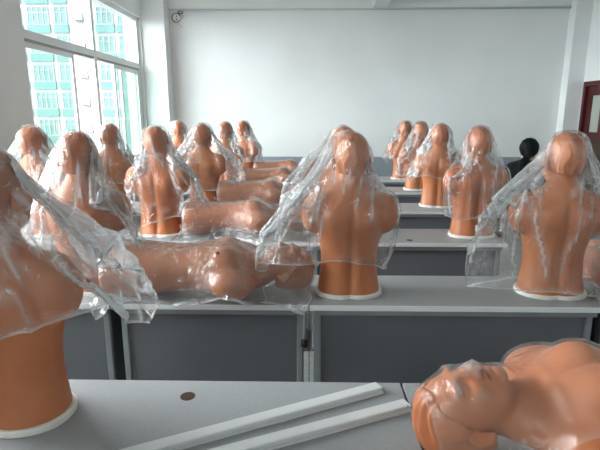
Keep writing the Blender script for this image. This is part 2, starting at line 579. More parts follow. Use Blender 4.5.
M['panel'] = mat('charcoal_steel_sheet', (.145, .150, .165), .5, .4, noise=(3, .05, 2), bump=(300, .05, .0004))
M['steel'] = mat('grey_painted_steel', (.27, .28, .295), .42, .5, noise=(8, .06, 2))
M['rubber'] = mat('black_rubber', (.012, .012, .014), .6, .4)
M['hole'] = mat('brown_grommet', (.05, .024, .011), .6, .3)
M['trunk'] = mat('white_pvc', (.58, .59, .59), .35, .5, noise=(12, .03, 2))
M['wall'] = mat('white_painted_plaster', (.76, .775, .775), .85, .2, noise=(1.3, .035, 5), bump=(60, .06, .002))
M['dado'] = mat('bluegrey_dado_paint', (.27, .30, .34), .6, .3, noise=(2, .05, 4))
M['ceil'] = mat('ceiling_paint', (.80, .81, .79), .9, .2, noise=(1, .03, 3))
M['alu'] = mat('white_window_aluminium', (.72, .76, .76), .4, .5)
M['alud'] = mat('grey_window_track', (.30, .33, .33), .5, .4)
M['door'] = mat('dark_red_wood', (.075, .012, .014), .4, .4, noise=(6, .25, 4))
M['doorpane'] = mat('frosted_door_glass', (.36, .39, .34), .3, .5)
M['brown'] = mat('brown_board', (.06, .035, .022), .6, .3, noise=(8, .2, 4))
M['conduit'] = mat('grey_conduit', (.50, .53, .54), .5, .4)
M['cable'] = mat('black_cable', (.02, .02, .022), .5, .4)
M['blackhair'] = mat('black_hair', (.005, .005, .006), .6, .12, noise=(60, .4, 3))
M['jacket'] = mat('black_jacket', (.012, .012, .014), .8, .2, noise=(30, .3, 3))
M['face'] = mat('face_skin', (.52, .30, .20), .5, .3)
M['bwhite'] = mat('white_facade_tile', (.25, .26, .26), .7, .3, noise=(2, .04, 3))
M['bteal'] = mat('teal_spandrel', (.062, .165, .15), .5, .4, noise=(3, .06, 2))
M['bglass'] = mat('teal_tinted_glass', (.07, .175, .162), .35, .4, noise=(.5, .22, 2))
M['bframe'] = mat('white_sash', (.28, .29, .29), .5, .4)
M['bgrill'] = mat('grey_grille', (.18, .19, .20), .5, .4)
M['ground'] = mat('pale_paving', (.22, .22, .21), .8, .2, noise=(.8, .1, 4))

# terrazzo floor tiles
def floor_mat():
    m = mat('terrazzo_floor', (.36, .36, .34), .35, .4)
    nt = m.node_tree; N = nt.nodes.new; L = nt.links.new; b = nt.nodes['Principled BSDF']
    tc = N('ShaderNodeTexCoord'); v = N('ShaderNodeTexVoronoi'); v.inputs['Scale'].default_value = 70
    L(tc.outputs['Object'], v.inputs['Vector'])
    br = N('ShaderNodeTexBrick'); br.offset = 0; br.inputs['Scale'].default_value = 1.0
    br.inputs['Brick Width'].default_value = .6; br.inputs['Row Height'].default_value = .6; br.inputs['Mortar Size'].default_value = .004
    br.inputs['Color1'].default_value = (.38, .38, .36, 1); br.inputs['Color2'].default_value = (.35, .35, .335, 1); br.inputs['Mortar'].default_value = (.12, .12, .12, 1)
    L(tc.outputs['Object'], br.inputs['Vector'])
    mx = N('ShaderNodeMix'); mx.data_type = 'RGBA'; mx.blend_type = 'MULTIPLY'; mx.inputs[0].default_value = .35
    L(br.outputs['Color'], mx.inputs[6]); L(v.outputs['Color'], mx.inputs[7]); L(mx.outputs[2], b.inputs['Base Color'])
    return m
M['floor'] = floor_mat()

def glass_mat(name, tint):
    m = bpy.data.materials.new(name); m.use_nodes = True
    nt = m.node_tree; nt.nodes.clear(); N = nt.nodes.new; L = nt.links.new
    out = N('ShaderNodeOutputMaterial'); tr = N('ShaderNodeBsdfTransparent'); gl = N('ShaderNodeBsdfGlossy'); fr = two_sided_fresnel(nt, 1.45); mx = N('ShaderNodeMixShader')
    tr.inputs[0].default_value = (*tint, 1); gl.inputs['Roughness'].default_value = .02
    L(fr.outputs[0], mx.inputs[0]); L(tr.outputs[0], mx.inputs[1]); L(gl.outputs[0], mx.inputs[2]); L(mx.outputs[0], out.inputs[0])
    return m
M['glass'] = glass_mat('clear_window_glass', (.90, .95, .95))
M['glassg'] = glass_mat('greenish_window_glass', (.86, .94, .92))

def film_mat(name, haze=.055, crease=.50, rough=.11, gloss=1.7, bump=.9):
    m = bpy.data.materials.new(name); m.use_nodes = True
    nt = m.node_tree; nt.nodes.clear(); N = nt.nodes.new; L = nt.links.new
    out = N('ShaderNodeOutputMaterial'); tr = N('ShaderNodeBsdfTransparent'); tr.inputs[0].default_value = (.985, .985, .985, 1)
    df = N('ShaderNodeBsdfDiffuse'); df.inputs[0].default_value = (.88, .90, .92, 1)
    tl = N('ShaderNodeBsdfTranslucent'); tl.inputs[0].default_value = (.88, .90, .92, 1)
    ms = N('ShaderNodeMixShader'); ms.inputs[0].default_value = .5
    L(df.outputs[0], ms.inputs[1]); L(tl.outputs[0], ms.inputs[2])
    gl = N('ShaderNodeBsdfGlossy'); gl.inputs['Roughness'].default_value = rough
    tc = N('ShaderNodeTexCoord')
    # wrinkles pressed into the film: warped ridges
    wn = N('ShaderNodeTexNoise'); wn.inputs['Scale'].default_value = 7; wn.inputs['Detail'].default_value = 3
    L(tc.outputs['Object'], wn.inputs['Vector'])
    wm = N('ShaderNodeMix'); wm.data_type = 'RGBA'; wm.inputs[0].default_value = .16
    L(tc.outputs['Object'], wm.inputs[6]); L(wn.outputs['Color'], wm.inputs[7])
    vo = N('ShaderNodeTexVoronoi'); vo.feature = 'DISTANCE_TO_EDGE'; vo.inputs['Scale'].default_value = 13
    L(wm.outputs[2], vo.inputs['Vector'])
    vo2 = N('ShaderNodeTexVoronoi'); vo2.feature = 'DISTANCE_TO_EDGE'; vo2.inputs['Scale'].default_value = 34
    L(wm.outputs[2], vo2.inputs['Vector'])
    big = N('ShaderNodeTexNoise'); big.inputs['Scale'].default_value = 16; big.inputs['Detail'].default_value = 5; big.inputs['Roughness'].default_value = .65
    L(wm.outputs[2], big.inputs['Vector'])
    a1 = N('ShaderNodeMath'); a1.operation = 'MULTIPLY_ADD'; a1.inputs[1].default_value = 1.2
    L(vo.outputs['Distance'], a1.inputs[0]); L(big.outputs['Fac'], a1.inputs[2])
    a2 = N('ShaderNodeMath'); a2.operation = 'MULTIPLY_ADD'; a2.inputs[1].default_value = .5
    L(vo2.outputs['Distance'], a2.inputs[0]); L(a1.outputs[0], a2.inputs[2])
    bp = N('ShaderNodeBump'); bp.inputs['Strength'].default_value = bump; bp.inputs['Distance'].default_value = .014
    L(a2.outputs[0], bp.inputs['Height'])
    for s in (gl, df, tl):
        L(bp.outputs['Normal'], s.inputs['Normal'])
    # whitened crease lines
    cr = N('ShaderNodeMapRange'); cr.inputs[1].default_value = .0; cr.inputs[2].default_value = .035; cr.inputs[3].default_value = 1; cr.inputs[4].default_value = 0
    L(vo.outputs['Distance'], cr.inputs[0])
    md = N('ShaderNodeTexNoise'); md.inputs['Scale'].default_value = 4.5; md.inputs['Detail'].default_value = 2
    L(tc.outputs['Object'], md.inputs['Vector'])
    mr = N('ShaderNodeMapRange'); mr.inputs[1].default_value = .48; mr.inputs[2].default_value = .68
    L(md.outputs['Fac'], mr.inputs[0])
    p = N('ShaderNodeMath'); p.operation = 'MULTIPLY'
    L(cr.outputs[0], p.inputs[0]); L(mr.outputs[0], p.inputs[1])
    h = N('ShaderNodeMath'); h.operation = 'MULTIPLY_ADD'; h.inputs[1].default_value = crease; h.inputs[2].default_value = haze
    L(p.outputs[0], h.inputs[0])
    at = N('ShaderNodeAttribute'); at.attribute_name = 'seam'
    h2 = N('ShaderNodeMath'); h2.operation = 'MULTIPLY_ADD'; h2.inputs[1].default_value = .66; h2.use_clamp = True
    L(at.outputs['Fac'], h2.inputs[0]); L(h.outputs[0], h2.inputs[2])
    m1 = N('ShaderNodeMixShader')
    L(h2.outputs[0], m1.inputs[0]); L(tr.outputs[0], m1.inputs[1]); L(ms.outputs[0], m1.inputs[2])
    fr = two_sided_fresnel(nt, 1.5); L(bp.outputs['Normal'], fr.inputs['Normal'])
    fs = N('ShaderNodeMath'); fs.operation = 'MULTIPLY_ADD'; fs.inputs[1].default_value = 1.6; fs.inputs[2].default_value = gloss
    L(at.outputs['Fac'], fs.inputs[0])
    fg = N('ShaderNodeMath'); fg.operation = 'MULTIPLY'; fg.use_clamp = True
    L(fr.outputs[0], fg.inputs[0]); L(fs.outputs[0], fg.inputs[1])
    m2 = N('ShaderNodeMixShader')
    L(fg.outputs[0], m2.inputs[0]); L(m1.outputs[0], m2.inputs[1]); L(gl.outputs[0], m2.inputs[2])
    L(m2.outputs[0], out.inputs[0])
    return m
M['film'] = film_mat('thin_clear_film', .032, .45, .12, .85)
M['film3'] = film_mat('smooth_clear_film', .06, .12, .14, 1.0, .45)
M['film2'] = film_mat('crinkled_clear_film', .11, .32, .13, 1.5)

# ------------------------------------------------------------------ the room
XL, XR, YB, YF, ZC = -2.33, 3.83, 7.40, -3.60, 3.40
TH = .24
def struct(name, mb, m, parent=None, bevel=0, smooth=False):
    o = mb.build(name, m, parent, bevel, smooth)
    if parent is None: o['kind'] = 'structure'
    return o
struct('floor', MB().box(XL - TH, XR + TH, YF - TH, YB + TH, -.12, 0), M['floor'])
struct('ceiling', MB().box(XL - TH, XR + TH, YF - TH, YB + TH, ZC, ZC + .15), M['ceil'])
struct('wall_back', MB().box(XL - TH, XR + TH, YB, YB + TH, 0, ZC), M['wall'])
struct('wall_front', MB().box(XL - TH, XR + TH, YF - TH, YF, 0, ZC), M['wall'])
DY0, DY1, DZ = 6.28, 7.19, 1.98
rw = MB().box(XR, XR + TH, YF, DY0, 0, ZC).box(XR, XR + TH, DY1, YB, 0, ZC).box(XR, XR + TH, DY0, DY1, DZ, ZC)
struct('wall_right', rw, M['wall'])
WIN = [(4.17, 7.10), (1.1, 3.36), (-3.1, -1.1)]  # last two windows are out of view, added and sized to light the room
WZ0, WZT, WZ1 = .90, 2.19, 2.83
lw = MB().box(XL - TH, XL, YF, YB, 0, WZ0).box(XL - TH, XL, YF, YB, WZ1, ZC)
ed = [YF] + [v for w in sorted(WIN) for v in w] + [YB]
for a, b in zip(ed[0::2], ed[1::2]):
    lw.box(XL - TH, XL, a, b, WZ0, WZ1)
struct('wall_left', lw, M['wall'])
struct('trim_1', MB().box(-2.33, -2.01, 7.13, YB, 0, ZC), M['wall'])      # corner piers
struct('trim_2', MB().box(3.61, XR, 7.22, YB, 0, ZC), M['wall'])
struct('trim_3', MB().box(-2.01, 3.61, YB - .03, YB, 2.985, ZC), M['wall'])    # ring beam
struct('trim_4', MB().box(.86, 1.05, YF, YB - .03, 2.985, ZC), M['wall'])   # ceiling beam
struct('trim_5', MB().box(-2.01, 3.61, YB - .006, YB, 0, .92), M['dado'])
# windows
for k, (a, b) in enumerate(WIN):
    w = bpy.data.objects.new('window_%d' % (k + 1), None); COL.objects.link(w); w['kind'] = 'structure'
    x0, x1 = XL - .12, XL - .04
    mid = (a + b) / 2
    f = MB()
    f.box(x0, x1, a, a + .055, WZ0, WZ1).box(x0, x1, b - .055, b, WZ0, WZ1)
    f.box(x0, x1, a + .055, b - .055, WZ1 - .055, WZ1).box(x0, x1, a + .055, b - .055, WZ0, WZ0 + .05)
    f.box(x0, x1, a + .055, b - .055, WZT - .035, WZT + .035)
    f.box(x0 + .002, x1 - .002, mid - .035, mid + .035, WZ0 + .05, WZT - .035).box(x0 + .002, x1 - .002, mid - .030, mid + .030, WZT + .035, WZ1 - .055)
    f.build('window_frame', M['alu'], w, .003)
    t = MB().box(x0 + .010, x1 - .005, a + .055, mid - .035, WZT - .060, WZT - .035).box(x0 + .010, x1 - .005, mid + .035, b - .055, WZT - .060, WZT - .035)
    t.build('window_track', M['alud'], w)
    for c, d in ((a + .055, mid - .030), (mid + .030, b - .055)):
        MB().box(XL - .082, XL - .076, c, d, WZT + .035, WZ1 - .055).build('fixed_pane', M['glass'], w)
    # sliding sashes: one half open on each side
    hl = mid - .035 - (a + .055)
    for (c, d, xs) in ((a + .055, a + .055 + hl * .66, XL - .065), (mid + .035 + hl * .36, b - .055, XL - .065), (mid + .035 + hl * .58, b - .06, XL - .098)):
        s = MB()
        z0, z1 = WZ0 + .05, WZT - .06
        s.box(xs - .014, xs + .014, c, c + .045, z0, z1).box(xs - .014, xs + .014, d - .045, d, z0, z1)
        s.box(xs - .014, xs + .014, c + .045, d - .045, z1 - .045, z1).box(xs - .014, xs + .014, c + .045, d - .045, z0, z0 + .055)
        so = s.build('sash', M['alu'], w, .002)
        MB().box(xs - .003, xs + .003, c + .045, d - .045, z0 + .055, z1 - .045).build('pane', M['glassg'], so)
    MB().box(XL - .04, XL + .03, a - .03, b + .03, WZ0 - .035, WZ0).build('window_sill', M['trunk'], w, .004)
# door in the right wall
d = bpy.data.objects.new('door_1', None); COL.objects.link(d); d['kind'] = 'structure'
fx0, fx1 = XR - .015, XR + .16
MB().box(fx0, fx1, DY0, DY0 + .06, 0, DZ).box(fx0, fx1, DY1 - .06, DY1, 0, DZ).box(fx0, fx1, DY0 + .06, DY1 - .06, DZ - .06, DZ).build('door_frame', M['door'], d, .004)
lx0, lx1 = XR + .03, XR + .075
y0, y1 = DY0 + .065, DY1 - .065
MB().box(lx0, lx1, y0, y0 + .11, .01, DZ - .065).box(lx0, lx1, y1 - .11, y1, .01, DZ - .065).box(lx0, lx1, y0 + .11, y1 - .11, DZ - .19, DZ - .065).box(lx0, lx1, y0 + .11, y1 - .11, 1.18, 1.30).box(lx0, lx1, y0 + .11, y1 - .11, .01, .16).build('door_leaf', M['door'], d, .004)
MB().box(lx0, lx1, (y0 + y1) / 2 - .06, (y0 + y1) / 2 + .06, 1.30, DZ - .19).build('middle_stile', M['door'], d, .004)
MB().box(lx0 + .015, lx0 + .022, y0 + .11, y1 - .11, 1.30, DZ - .19).build('door_pane', M['doorpane'], d)
MB().box(lx0 + .012, lx0 + .03, y0 + .11, y1 - .11, .16, 1.18).build('door_panel', M['brown'], d)
MB().tube([(lx0, y1 - .055, 1.03), (lx0 - .05, y1 - .055, 1.03), (lx0 - .055, y1 - .16, 1.03)], .010).build('door_handle', M['steel'], d, smooth=True)
# conduit under the ring beam
cd = MB().tube([(-1.84, YB - .046, 2.965), (3.60, YB - .046, 2.985)], .014, 8).build('conduit_pipe', M['conduit'], smooth=True)
tag(cd, 'thin grey conduit running along the top of the back wall', 'pipe')
# round junction box with loose cables
jb = empty('junction_box', (-1.90, YB, 2.87))
tag(jb, 'small round white wall box with black rim and loose black cable near the window corner', 'wall box')
import itertools
mb = MB(); mb.tube([(0, -.002, 0), (0, -.045, 0)], .056, 24); mb.build('box_body', M['base'], jb, .004)
mb = MB(); mb.tube([(.058 * math.cos(t), -.046, .058 * math.sin(t)) for t in np.linspace(.3, 5.6, 30)], .006, 8); mb.build('rim', M['cable'], jb, smooth=True)
for (u, v) in ((.005, .020), (.006, -.022)):
    MB().tube([(u, -.044, v), (u, -.052, v)], .011, 12).build('screw', M['cable'], jb)
MB().tube([(.065 + .034 * math.cos(t), -.05, .068 + .020 * math.sin(t)) for t in np.linspace(0, 2 * PI, 24)], .006, 8, False).build('cable_loop', M['cable'], jb, smooth=True)
MB().tube([(.045, -.05, .04), (.075, -.05, .025), (.10, -.05, .03), (.105, -.05, .01), (.08, -.05, -.01)], .005, 8).build('cable_tail', M['conduit'], jb, smooth=True)
MB().tube([(.01, -.05, -.055), (.03, -.05, -.09), (.06, -.05, -.115), (.075, -.05, -.12)], .004, 8).build('cable_tail', M['conduit'], jb, smooth=True)

# ------------------------------------------------------------------ outside
struct('ground', MB().box(-130, 60, -60, 140, -9.3, -9.0), M['ground'])
BY = 58.0
bd = empty('building', (-26, BY, -9))
tag(bd, 'white multi storey building with teal windows seen outside through the classroom window', 'building')
w = MB().box(-38, 18, 0, 14, 0, 40).build('facade', M['bwhite'], bd)
MB().box(-38.3, 18.3, -.3, 14.3, 40, 40.9).build('parapet', M['bwhite'], bd)
FL = 3.45
def bwin(cx, cz, wd, ht, n):
    f = MB()
    f.box(cx - wd / 2, cx + wd / 2, -.10, .05, cz - ht / 2 - .08, cz - ht / 2).box(cx - wd / 2, cx + wd / 2, -.10, .05, cz + ht / 2, cz + ht / 2 + .08)
    for i in range(n + 1):
        u = cx - wd / 2 + wd * i / n
        f.box(u - .05, u + .05, -.10, .05, cz - ht / 2, cz + ht / 2)
    f.box(cx - wd / 2, cx + wd / 2, -.08, .05, cz + ht * .18, cz + ht * .18 + .07)
    fo = f.build('window', M['bframe'], bd)
    MB().box(cx - wd / 2, cx + wd / 2, -.04, .03, cz - ht / 2, cz + ht / 2).build('pane', M['bglass'], fo)
    MB().box(cx - wd / 2 - .15, cx + wd / 2 + .15, -.12, .04, cz - ht / 2 - .95, cz - ht / 2 - .10).build('spandrel', M['bteal'], fo)
for cx, wd, n in ((-7.6, 2.3, 4), (-4.5, 2.3, 4), (-1.95, 1.35, 2), (3.0, 1.8, 3), (5.4, 1.9, 3), (8.3, 2.3, 4)):
    for k in range(8):
        bwin(cx, 3.0 + 3.06 * k, wd, 1.75, n)
for k in range(8):
    z = 2.45 + 3.06 * k
    u = empty('air_conditioner', (-26 + .25, BY - .06, -9 + z)); tag(u, 'outdoor air conditioning unit hung on the white facade across the yard, %s' % ['lowest one', 'second from the ground', 'third from the ground', 'fourth from the ground', 'fifth from the ground', 'sixth from the ground', 'seventh from the ground', 'highest one'][k], 'air conditioner', 'air conditioning units on the facade')
    MB().box(-.42, .42, -.40, -.06, 0, .62).build('casing', M['bframe'], u, .02)
    MB().tube([(-.10, -.405, .31), (-.10, -.43, .31)], .25, 20).build('fan_grille', M['bgrill'], u)
    MB().box(-.40, -.34, -.40, 0.0, -.08, 0).box(.34, .40, -.40, .05, -.08, 0).build('bracket', M['bgrill'], u)

# ------------------------------------------------------------------ desks
TT = .747
ROWY = [.93, 1.94, 2.98, 4.02, 5.05, 6.00]
DD = .405
def desk(x0, x1, yf, label, hole=None, lever=False, group=None):
    d = empty('desk', ((x0 + x1) / 2, yf + DD / 2, 0)); tag(d, label, 'desk', group)
    hw = (x1 - x0) / 2; hd = DD / 2
    top = MB().box(-hw, hw, -hd + .004, hd, TT - .024, TT).build('desktop', M['desktop'], d, .002)
    MB().box(-hw, hw, -hd, -hd + .0045, TT - .0235, TT - .0005).build('edge_band', M['edge'], d, .001)
    MB().box(-hw + .02, hw - .02, -hd + .020, -hd + .045, TT - .052, TT - .024).box(-hw + .02, hw - .02, hd - .05, hd - .025, TT - .052, TT - .024).build('rail', M['steel'], d, .002)
    MB().box(-hw + .050, hw - .050, -hd + .052, -hd + .060, .16, TT - .030).build('modesty_panel', M['panel'], d, .002)
    MB().box(-hw + .06, hw - .06, -hd + .10, hd - .03, TT - .17, TT - .16).build('book_shelf', M['panel'], d, .002)
    for sx in (-1, 1):
        for sy, yy in ((-1, -hd + .055), (1, hd - .06)):
            l = MB().box(sx * (hw - .036) - .013, sx * (hw - .036) + .013, yy - .013, yy + .013, .03, TT - .024).build('leg', M['steel'], d, .004)
        MB().box(sx * (hw - .036) - .02, sx * (hw - .036) + .02, -hd + .01, hd - .01, .008, .032).build('foot_bar', M['steel'], d, .006)
        for yy in (-hd + .03, hd - .03):
            MB().tube([(sx * (hw - .036), yy, 0), (sx * (hw - .036), yy, .010)], .016, 12).build('foot_pad', M['rubber'], d)
        MB().box(sx * (hw - .036) - .004, sx * (hw - .036) + .004, -hd + .068, hd - .073, .20, TT - .06).build('side_panel', M['panel'], d)
    if hole is not None:
        hx, hy = hole[0] - d.location.x, hole[1] - d.location.y
        MB().tube([(hx, hy, TT - .002), (hx, hy, TT + .0012)], .021, 24).build('cable_hole', M['hole'], d)
    if lever:
        lv = MB().tube([(hw - .016, -hd + .030, .705), (hw - .016, -hd + .018, .66), (hw - .016, -hd + .016, .575)], .0075, 10).build('lever', M['steel'], d, smooth=True)
        MB().tube([(hw - .016, -hd + .016, .585), (hw - .016, -hd + .016, .578), (hw - .016, -hd + .016, .555), (hw - .016, -hd + .016, .548)], [.010, .0155, .0155, .009], 14).build('grip', M['rubber'], lv, smooth=True)
    return d
XA, XB, XC, XD = (-2.05, -.852), (-.846, -.005), (.001, 1.236), (1.243, 2.44)
desk(-.93, .272, ROWY[0], 'grey topped desk nearest the camera holding the white trunking strips', (-.346, 1.25))
desk(.279, 1.48, ROWY[0], 'grey topped desk under the lying manikin whose face shows beside the white strips')
names = ['second', 'third', 'fourth', 'fifth', 'last']
for r in range(1, 6):
    y = ROWY[r]
    hy = y + (.32 if r == 1 else .075)
    desk(*XA, y, 'grey desk by the window wall in the %s row of desks from the camera' % names[r - 1])
    desk(*XB, y, 'short grey desk under the lying manikin in the %s row of desks from the camera' % names[r - 1], None, r == 1)
    desk(*XC, y, 'grey middle desk of the %s row from the camera, under the door side manikins' % names[r - 1], (.64, hy) if r != 1 else None)
desk(*XD, ROWY[1], 'grey desk at the edge of view beyond the bald bagged manikin in the second row')

# white cable trunking strips
PF = 490.0; PP = math.atan(110 / PF); HC = 1.53
def onplane(x, y, Z=TT):
    a = math.atan((y - 225) / PF) + PP
    Y = (HC - Z) / math.tan(a)
    zc = Y * math.cos(PP) + (HC - Z) * math.sin(PP)
    return Vector(((x - 310) * zc / PF, Y, Z))
def strip(p, q, L, label, w=.046, h=.017):
    d = (q - p).normalized(); a = math.atan2(d.y, d.x)
    r = empty('cable_trunking', p, a); tag(r, label, 'cable trunking', 'white trunking strips')
    o = [(-w / 2 - .006, 0), (w / 2, 0), (w / 2, h * .45), (w / 2 - .004, h * .45), (w / 2 - .004, h * .35), (-w / 2, h * .35), (-w / 2 - .002, h * .45), (-w / 2 - .006, h * .45)]
    MB().prism(o, 'x', 0, L).build('channel', M['trunk'], r, .0008)
    o = [(-w / 2 + .004, h * .36), (w / 2 - .005, h * .36), (w / 2 - .005, h * .9), (w / 2 - .008, h), (-w / 2 + .006, h), (-w / 2 + .004, h * .9)]
    MB().prism(o, 'x', .002, L - .002).build('cover', M['trunk'], r)
strip(onplane(380, 389), onplane(166, 450), .98, 'white plastic trunking strip lying on the nearest desk, the one closer to the round hole')
strip(onplane(408, 406), onplane(252, 450), .98, 'white plastic trunking strip lying on the nearest desk, its end touching the lying head')

# ------------------------------------------------------------------ manikins
S = .965
Vb, Fb = manikin_mesh(.013, .0042)
Vh, Fh = hair_mesh(.0028)
me_body = np_mesh('body', Vb, Fb); me_hair = np_mesh('hair', Vh, Fh)
def base_mesh():
    n = 72; t = np.linspace(0, 2 * PI, n, endpoint=False)
    c, s = np.cos(t), np.sin(t)
    e = 2 / 2.35
    x = .156 * np.sign(c) * np.abs(c) ** e; y = -.004 + .113 * np.sign(s) * np.abs(s) ** e
    k = np.where(s < 0, 1 - .10 * np.exp(-(x / .022) ** 2), 1)
    poly = list(zip((x).tolist(), (y * k).tolist()))
    mb = MB(); mb.prism(poly, 'z', 0, .019)
    return mb
proto = empty('training_manikin')
ob = link('body', me_body, M['skin'], proto)
link('hair', me_hair, M['hair'], proto)
bs = base_mesh().build('base', M['base'], proto, .003)
for sx in (-1, 1):
    mb = MB(); mb.tube([(sx * .088, .112, .315), (sx * .0882, .1195, .315)], [.010, .006], 14); mb.build('nipple', M['nipple'], proto, smooth=True)
G_UP = 'upright manikin torsos on the desks'
UP = {
 # key: X, Y, yaw, label
 'R2a': (.175, 2.115, 2, 'large upright manikin in the middle, bare lower back, white base at a desk corner'),
 'R2b': (1.085, 2.125, -4, 'bald looking upright manikin nearest the door, deep under a tent of clear plastic'),
 'R3':  (1.075, 3.20, 3, 'upright manikin facing the back wall just beyond the bagged one nearest the door'),
 'R4':  (1.115, 4.28, -14, 'upright manikin with the ear showing, head turned, fourth row beside a stiff bag corner'),
 'R5':  (1.16, 5.27, 0, 'upright manikin of the fifth row seen between two bagged heads against the back wall'),
 'R6':  (1.17, 6.18, -10, 'upright manikin farthest from the camera in the column of the door side'),
 'R3c': (.215, 3.20, 5, 'upright manikin mostly hidden behind the large one in the middle, only its crown showing'),
 'L1':  (-.782, 1.165, -3, 'upright manikin nearest the camera, head partly out of view, dark spot on the back'),
 'L2':  (-1.01, 2.13, 4, 'upright manikin with wavy hair under a bag, in the second row before the window'),
 'L2b': (-1.80, 3.18, -3, 'upright manikin close to the window wall, half hidden behind the wavy haired one'),
 'L3':  (-1.00, 3.20, 0, 'upright third row manikin at the hip end of a lying one, crinkled bag beside it'),
 'L4a': (-1.73, 4.27, 8, 'upright manikin right in front of the bright window panes, fourth row'),
 'L4b': (-.93, 4.27, -9, 'upright manikin of the fourth row with a sheet of plastic hanging off its shoulder'),
 'L5a': (-.90, 5.27, -12, 'upright manikin with a thin neck visible, fifth row, in front of the back wall'),
 'L6b': (-1.64, 6.18, 6, 'upright manikin in the corner near the wall pier, face side wrapped in white plastic'),
 'L6a': (-.83, 6.18, -25, 'upright manikin turned sideways in the last row, arm stump showing before the back wall'),
}
first = True
MAN = {}
for k, (X, Y, yaw, lab) in UP.items():
    o = proto if first else copy_tree(proto)
    first = False
    o.location = (X, Y, TT); o.rotation_euler = (0, 0, math.radians(yaw)); o.scale = (S, S, S)
    tag(o, lab, 'manikin', G_UP)
    MAN[k] = o
MB().tube([(.012, -.112, .292), (.012, -.102, .292)], [.013, .016], 16).build('port', M['port'], MAN['L1'])

# lying manikins: the same torso made longer below the waist
CL = Collider(-.20, .010)
R_A = np.array([[0, 0, 1], [1, 0, 0], [0, 1, 0]], float)        # crown towards +X, face up
R_B = np.array([[0, 0, -1], [-1, 0, 0], [0, 1, 0]], float)      # crown towards -X
lie_meshes = {}
TIP = 9.0
def lie_mesh(zb, h=.0046):
    if (zb, h) not in lie_meshes:
        V, F = manikin_mesh(zb, h, TIP if h < .004 else 0)
        lie_meshes[(zb, h)] = np_mesh('body', V, F)
    return lie_meshes[(zb, h)]
HB = .124 * S
G_LY = 'lying manikin torsos on the desks'
LY = {
 # key: crown X, Y, zb, rotation, roll, label
 'Ly2': (.030, 2.085, -.20, R_A, 9, 'long manikin torso lying face up on the short desk of the second row'),
 'Ly3': (.030, 3.215, -.135, R_A, -2, 'manikin torso lying face up in the third row, its hip end cut square'),
 'Ly4': (.060, 4.25, -.135, R_A, 2, 'manikin torso lying face up in the fourth row, between two other lying ones'),
 'Ly5': (.110, 5.27, -.135, R_A, 0, 'manikin torso lying face up in the fifth row, second from the back wall'),
 'Ly6': (.150, 6.20, -.135, R_A, 0, 'manikin torso lying face up in the last row along the back wall'),
 'Ly1': (.236, 1.022, -.135, R_B, 4, 'large manikin lying face up at the front, moulded hair touching the white strips'),
 'Ly7': (2.16, 2.16, -.135, R_A, 0, 'lying manikin of which only the hip end shows, beside the bagged one nearest the door'),
}
LM = {}
me_low = lie_mesh(-.135, .0034)
for k, (xc, Y, zb, R, roll, lab) in LY.items():
    o = empty('training_manikin'); tag(o, lab, 'manikin', G_LY)
    a = math.radians(roll)
    Rr = np.array([[1, 0, 0], [0, math.cos(a), -math.sin(a)], [0, math.sin(a), math.cos(a)]]) @ R
    if k == 'Ly1':
        b = math.radians(1.2)
        Rr = np.array([[math.cos(b), 0, -math.sin(b)], [0, 1, 0], [math.sin(b), 0, math.cos(b)]]) @ Rr
    sx = R[0, 2]
    s_k = .98 if k == 'Ly1' else S
    off = np.array([xc - sx * .748 * s_k, Y, TT + .124 * s_k])
    if k == 'Ly1':                    # rests on the back of the head and the shoulder blades
        co_ = np.empty(len(me_low.vertices) * 3, np.float32); me_low.vertices.foreach_get('co', co_)
        off[2] = TT - (co_.reshape(-1, 3) @ Rr.T * s_k)[:, 2].min() + .0005
    m4 = Matrix([[*(Rr[i] * s_k), off[i]] for i in range(3)] + [[0, 0, 0, 1]])
    o.matrix_world = m4
    link('body', lie_mesh(zb, .0034 if k == 'Ly1' else .0046), M['skin'], o)
    link('hair', me_hair if k != 'Ly1' else np_mesh('hair', *hair_mesh(.0022, .0050, 1.15, TIP)), M['hair'], o)
    for s_ in (-1, 1):
        mb = MB(); mb.tube([(s_ * .088, .112, .315), (s_ * .0882, .1195, .315)], [.010, .006], 14); mb.build('nipple', M['nipple'], o, smooth=True)
    LM[k] = (o, Rr, off, zb, s_k)
mb = MB(); mb.tube([(-.02, .112, .235), (-.02, .119, .235)], [.012, .010], 14); mb.build('chest_mark', M['blue'], LM['Ly1'][0])['label'] = 'small blue mark on the chest'

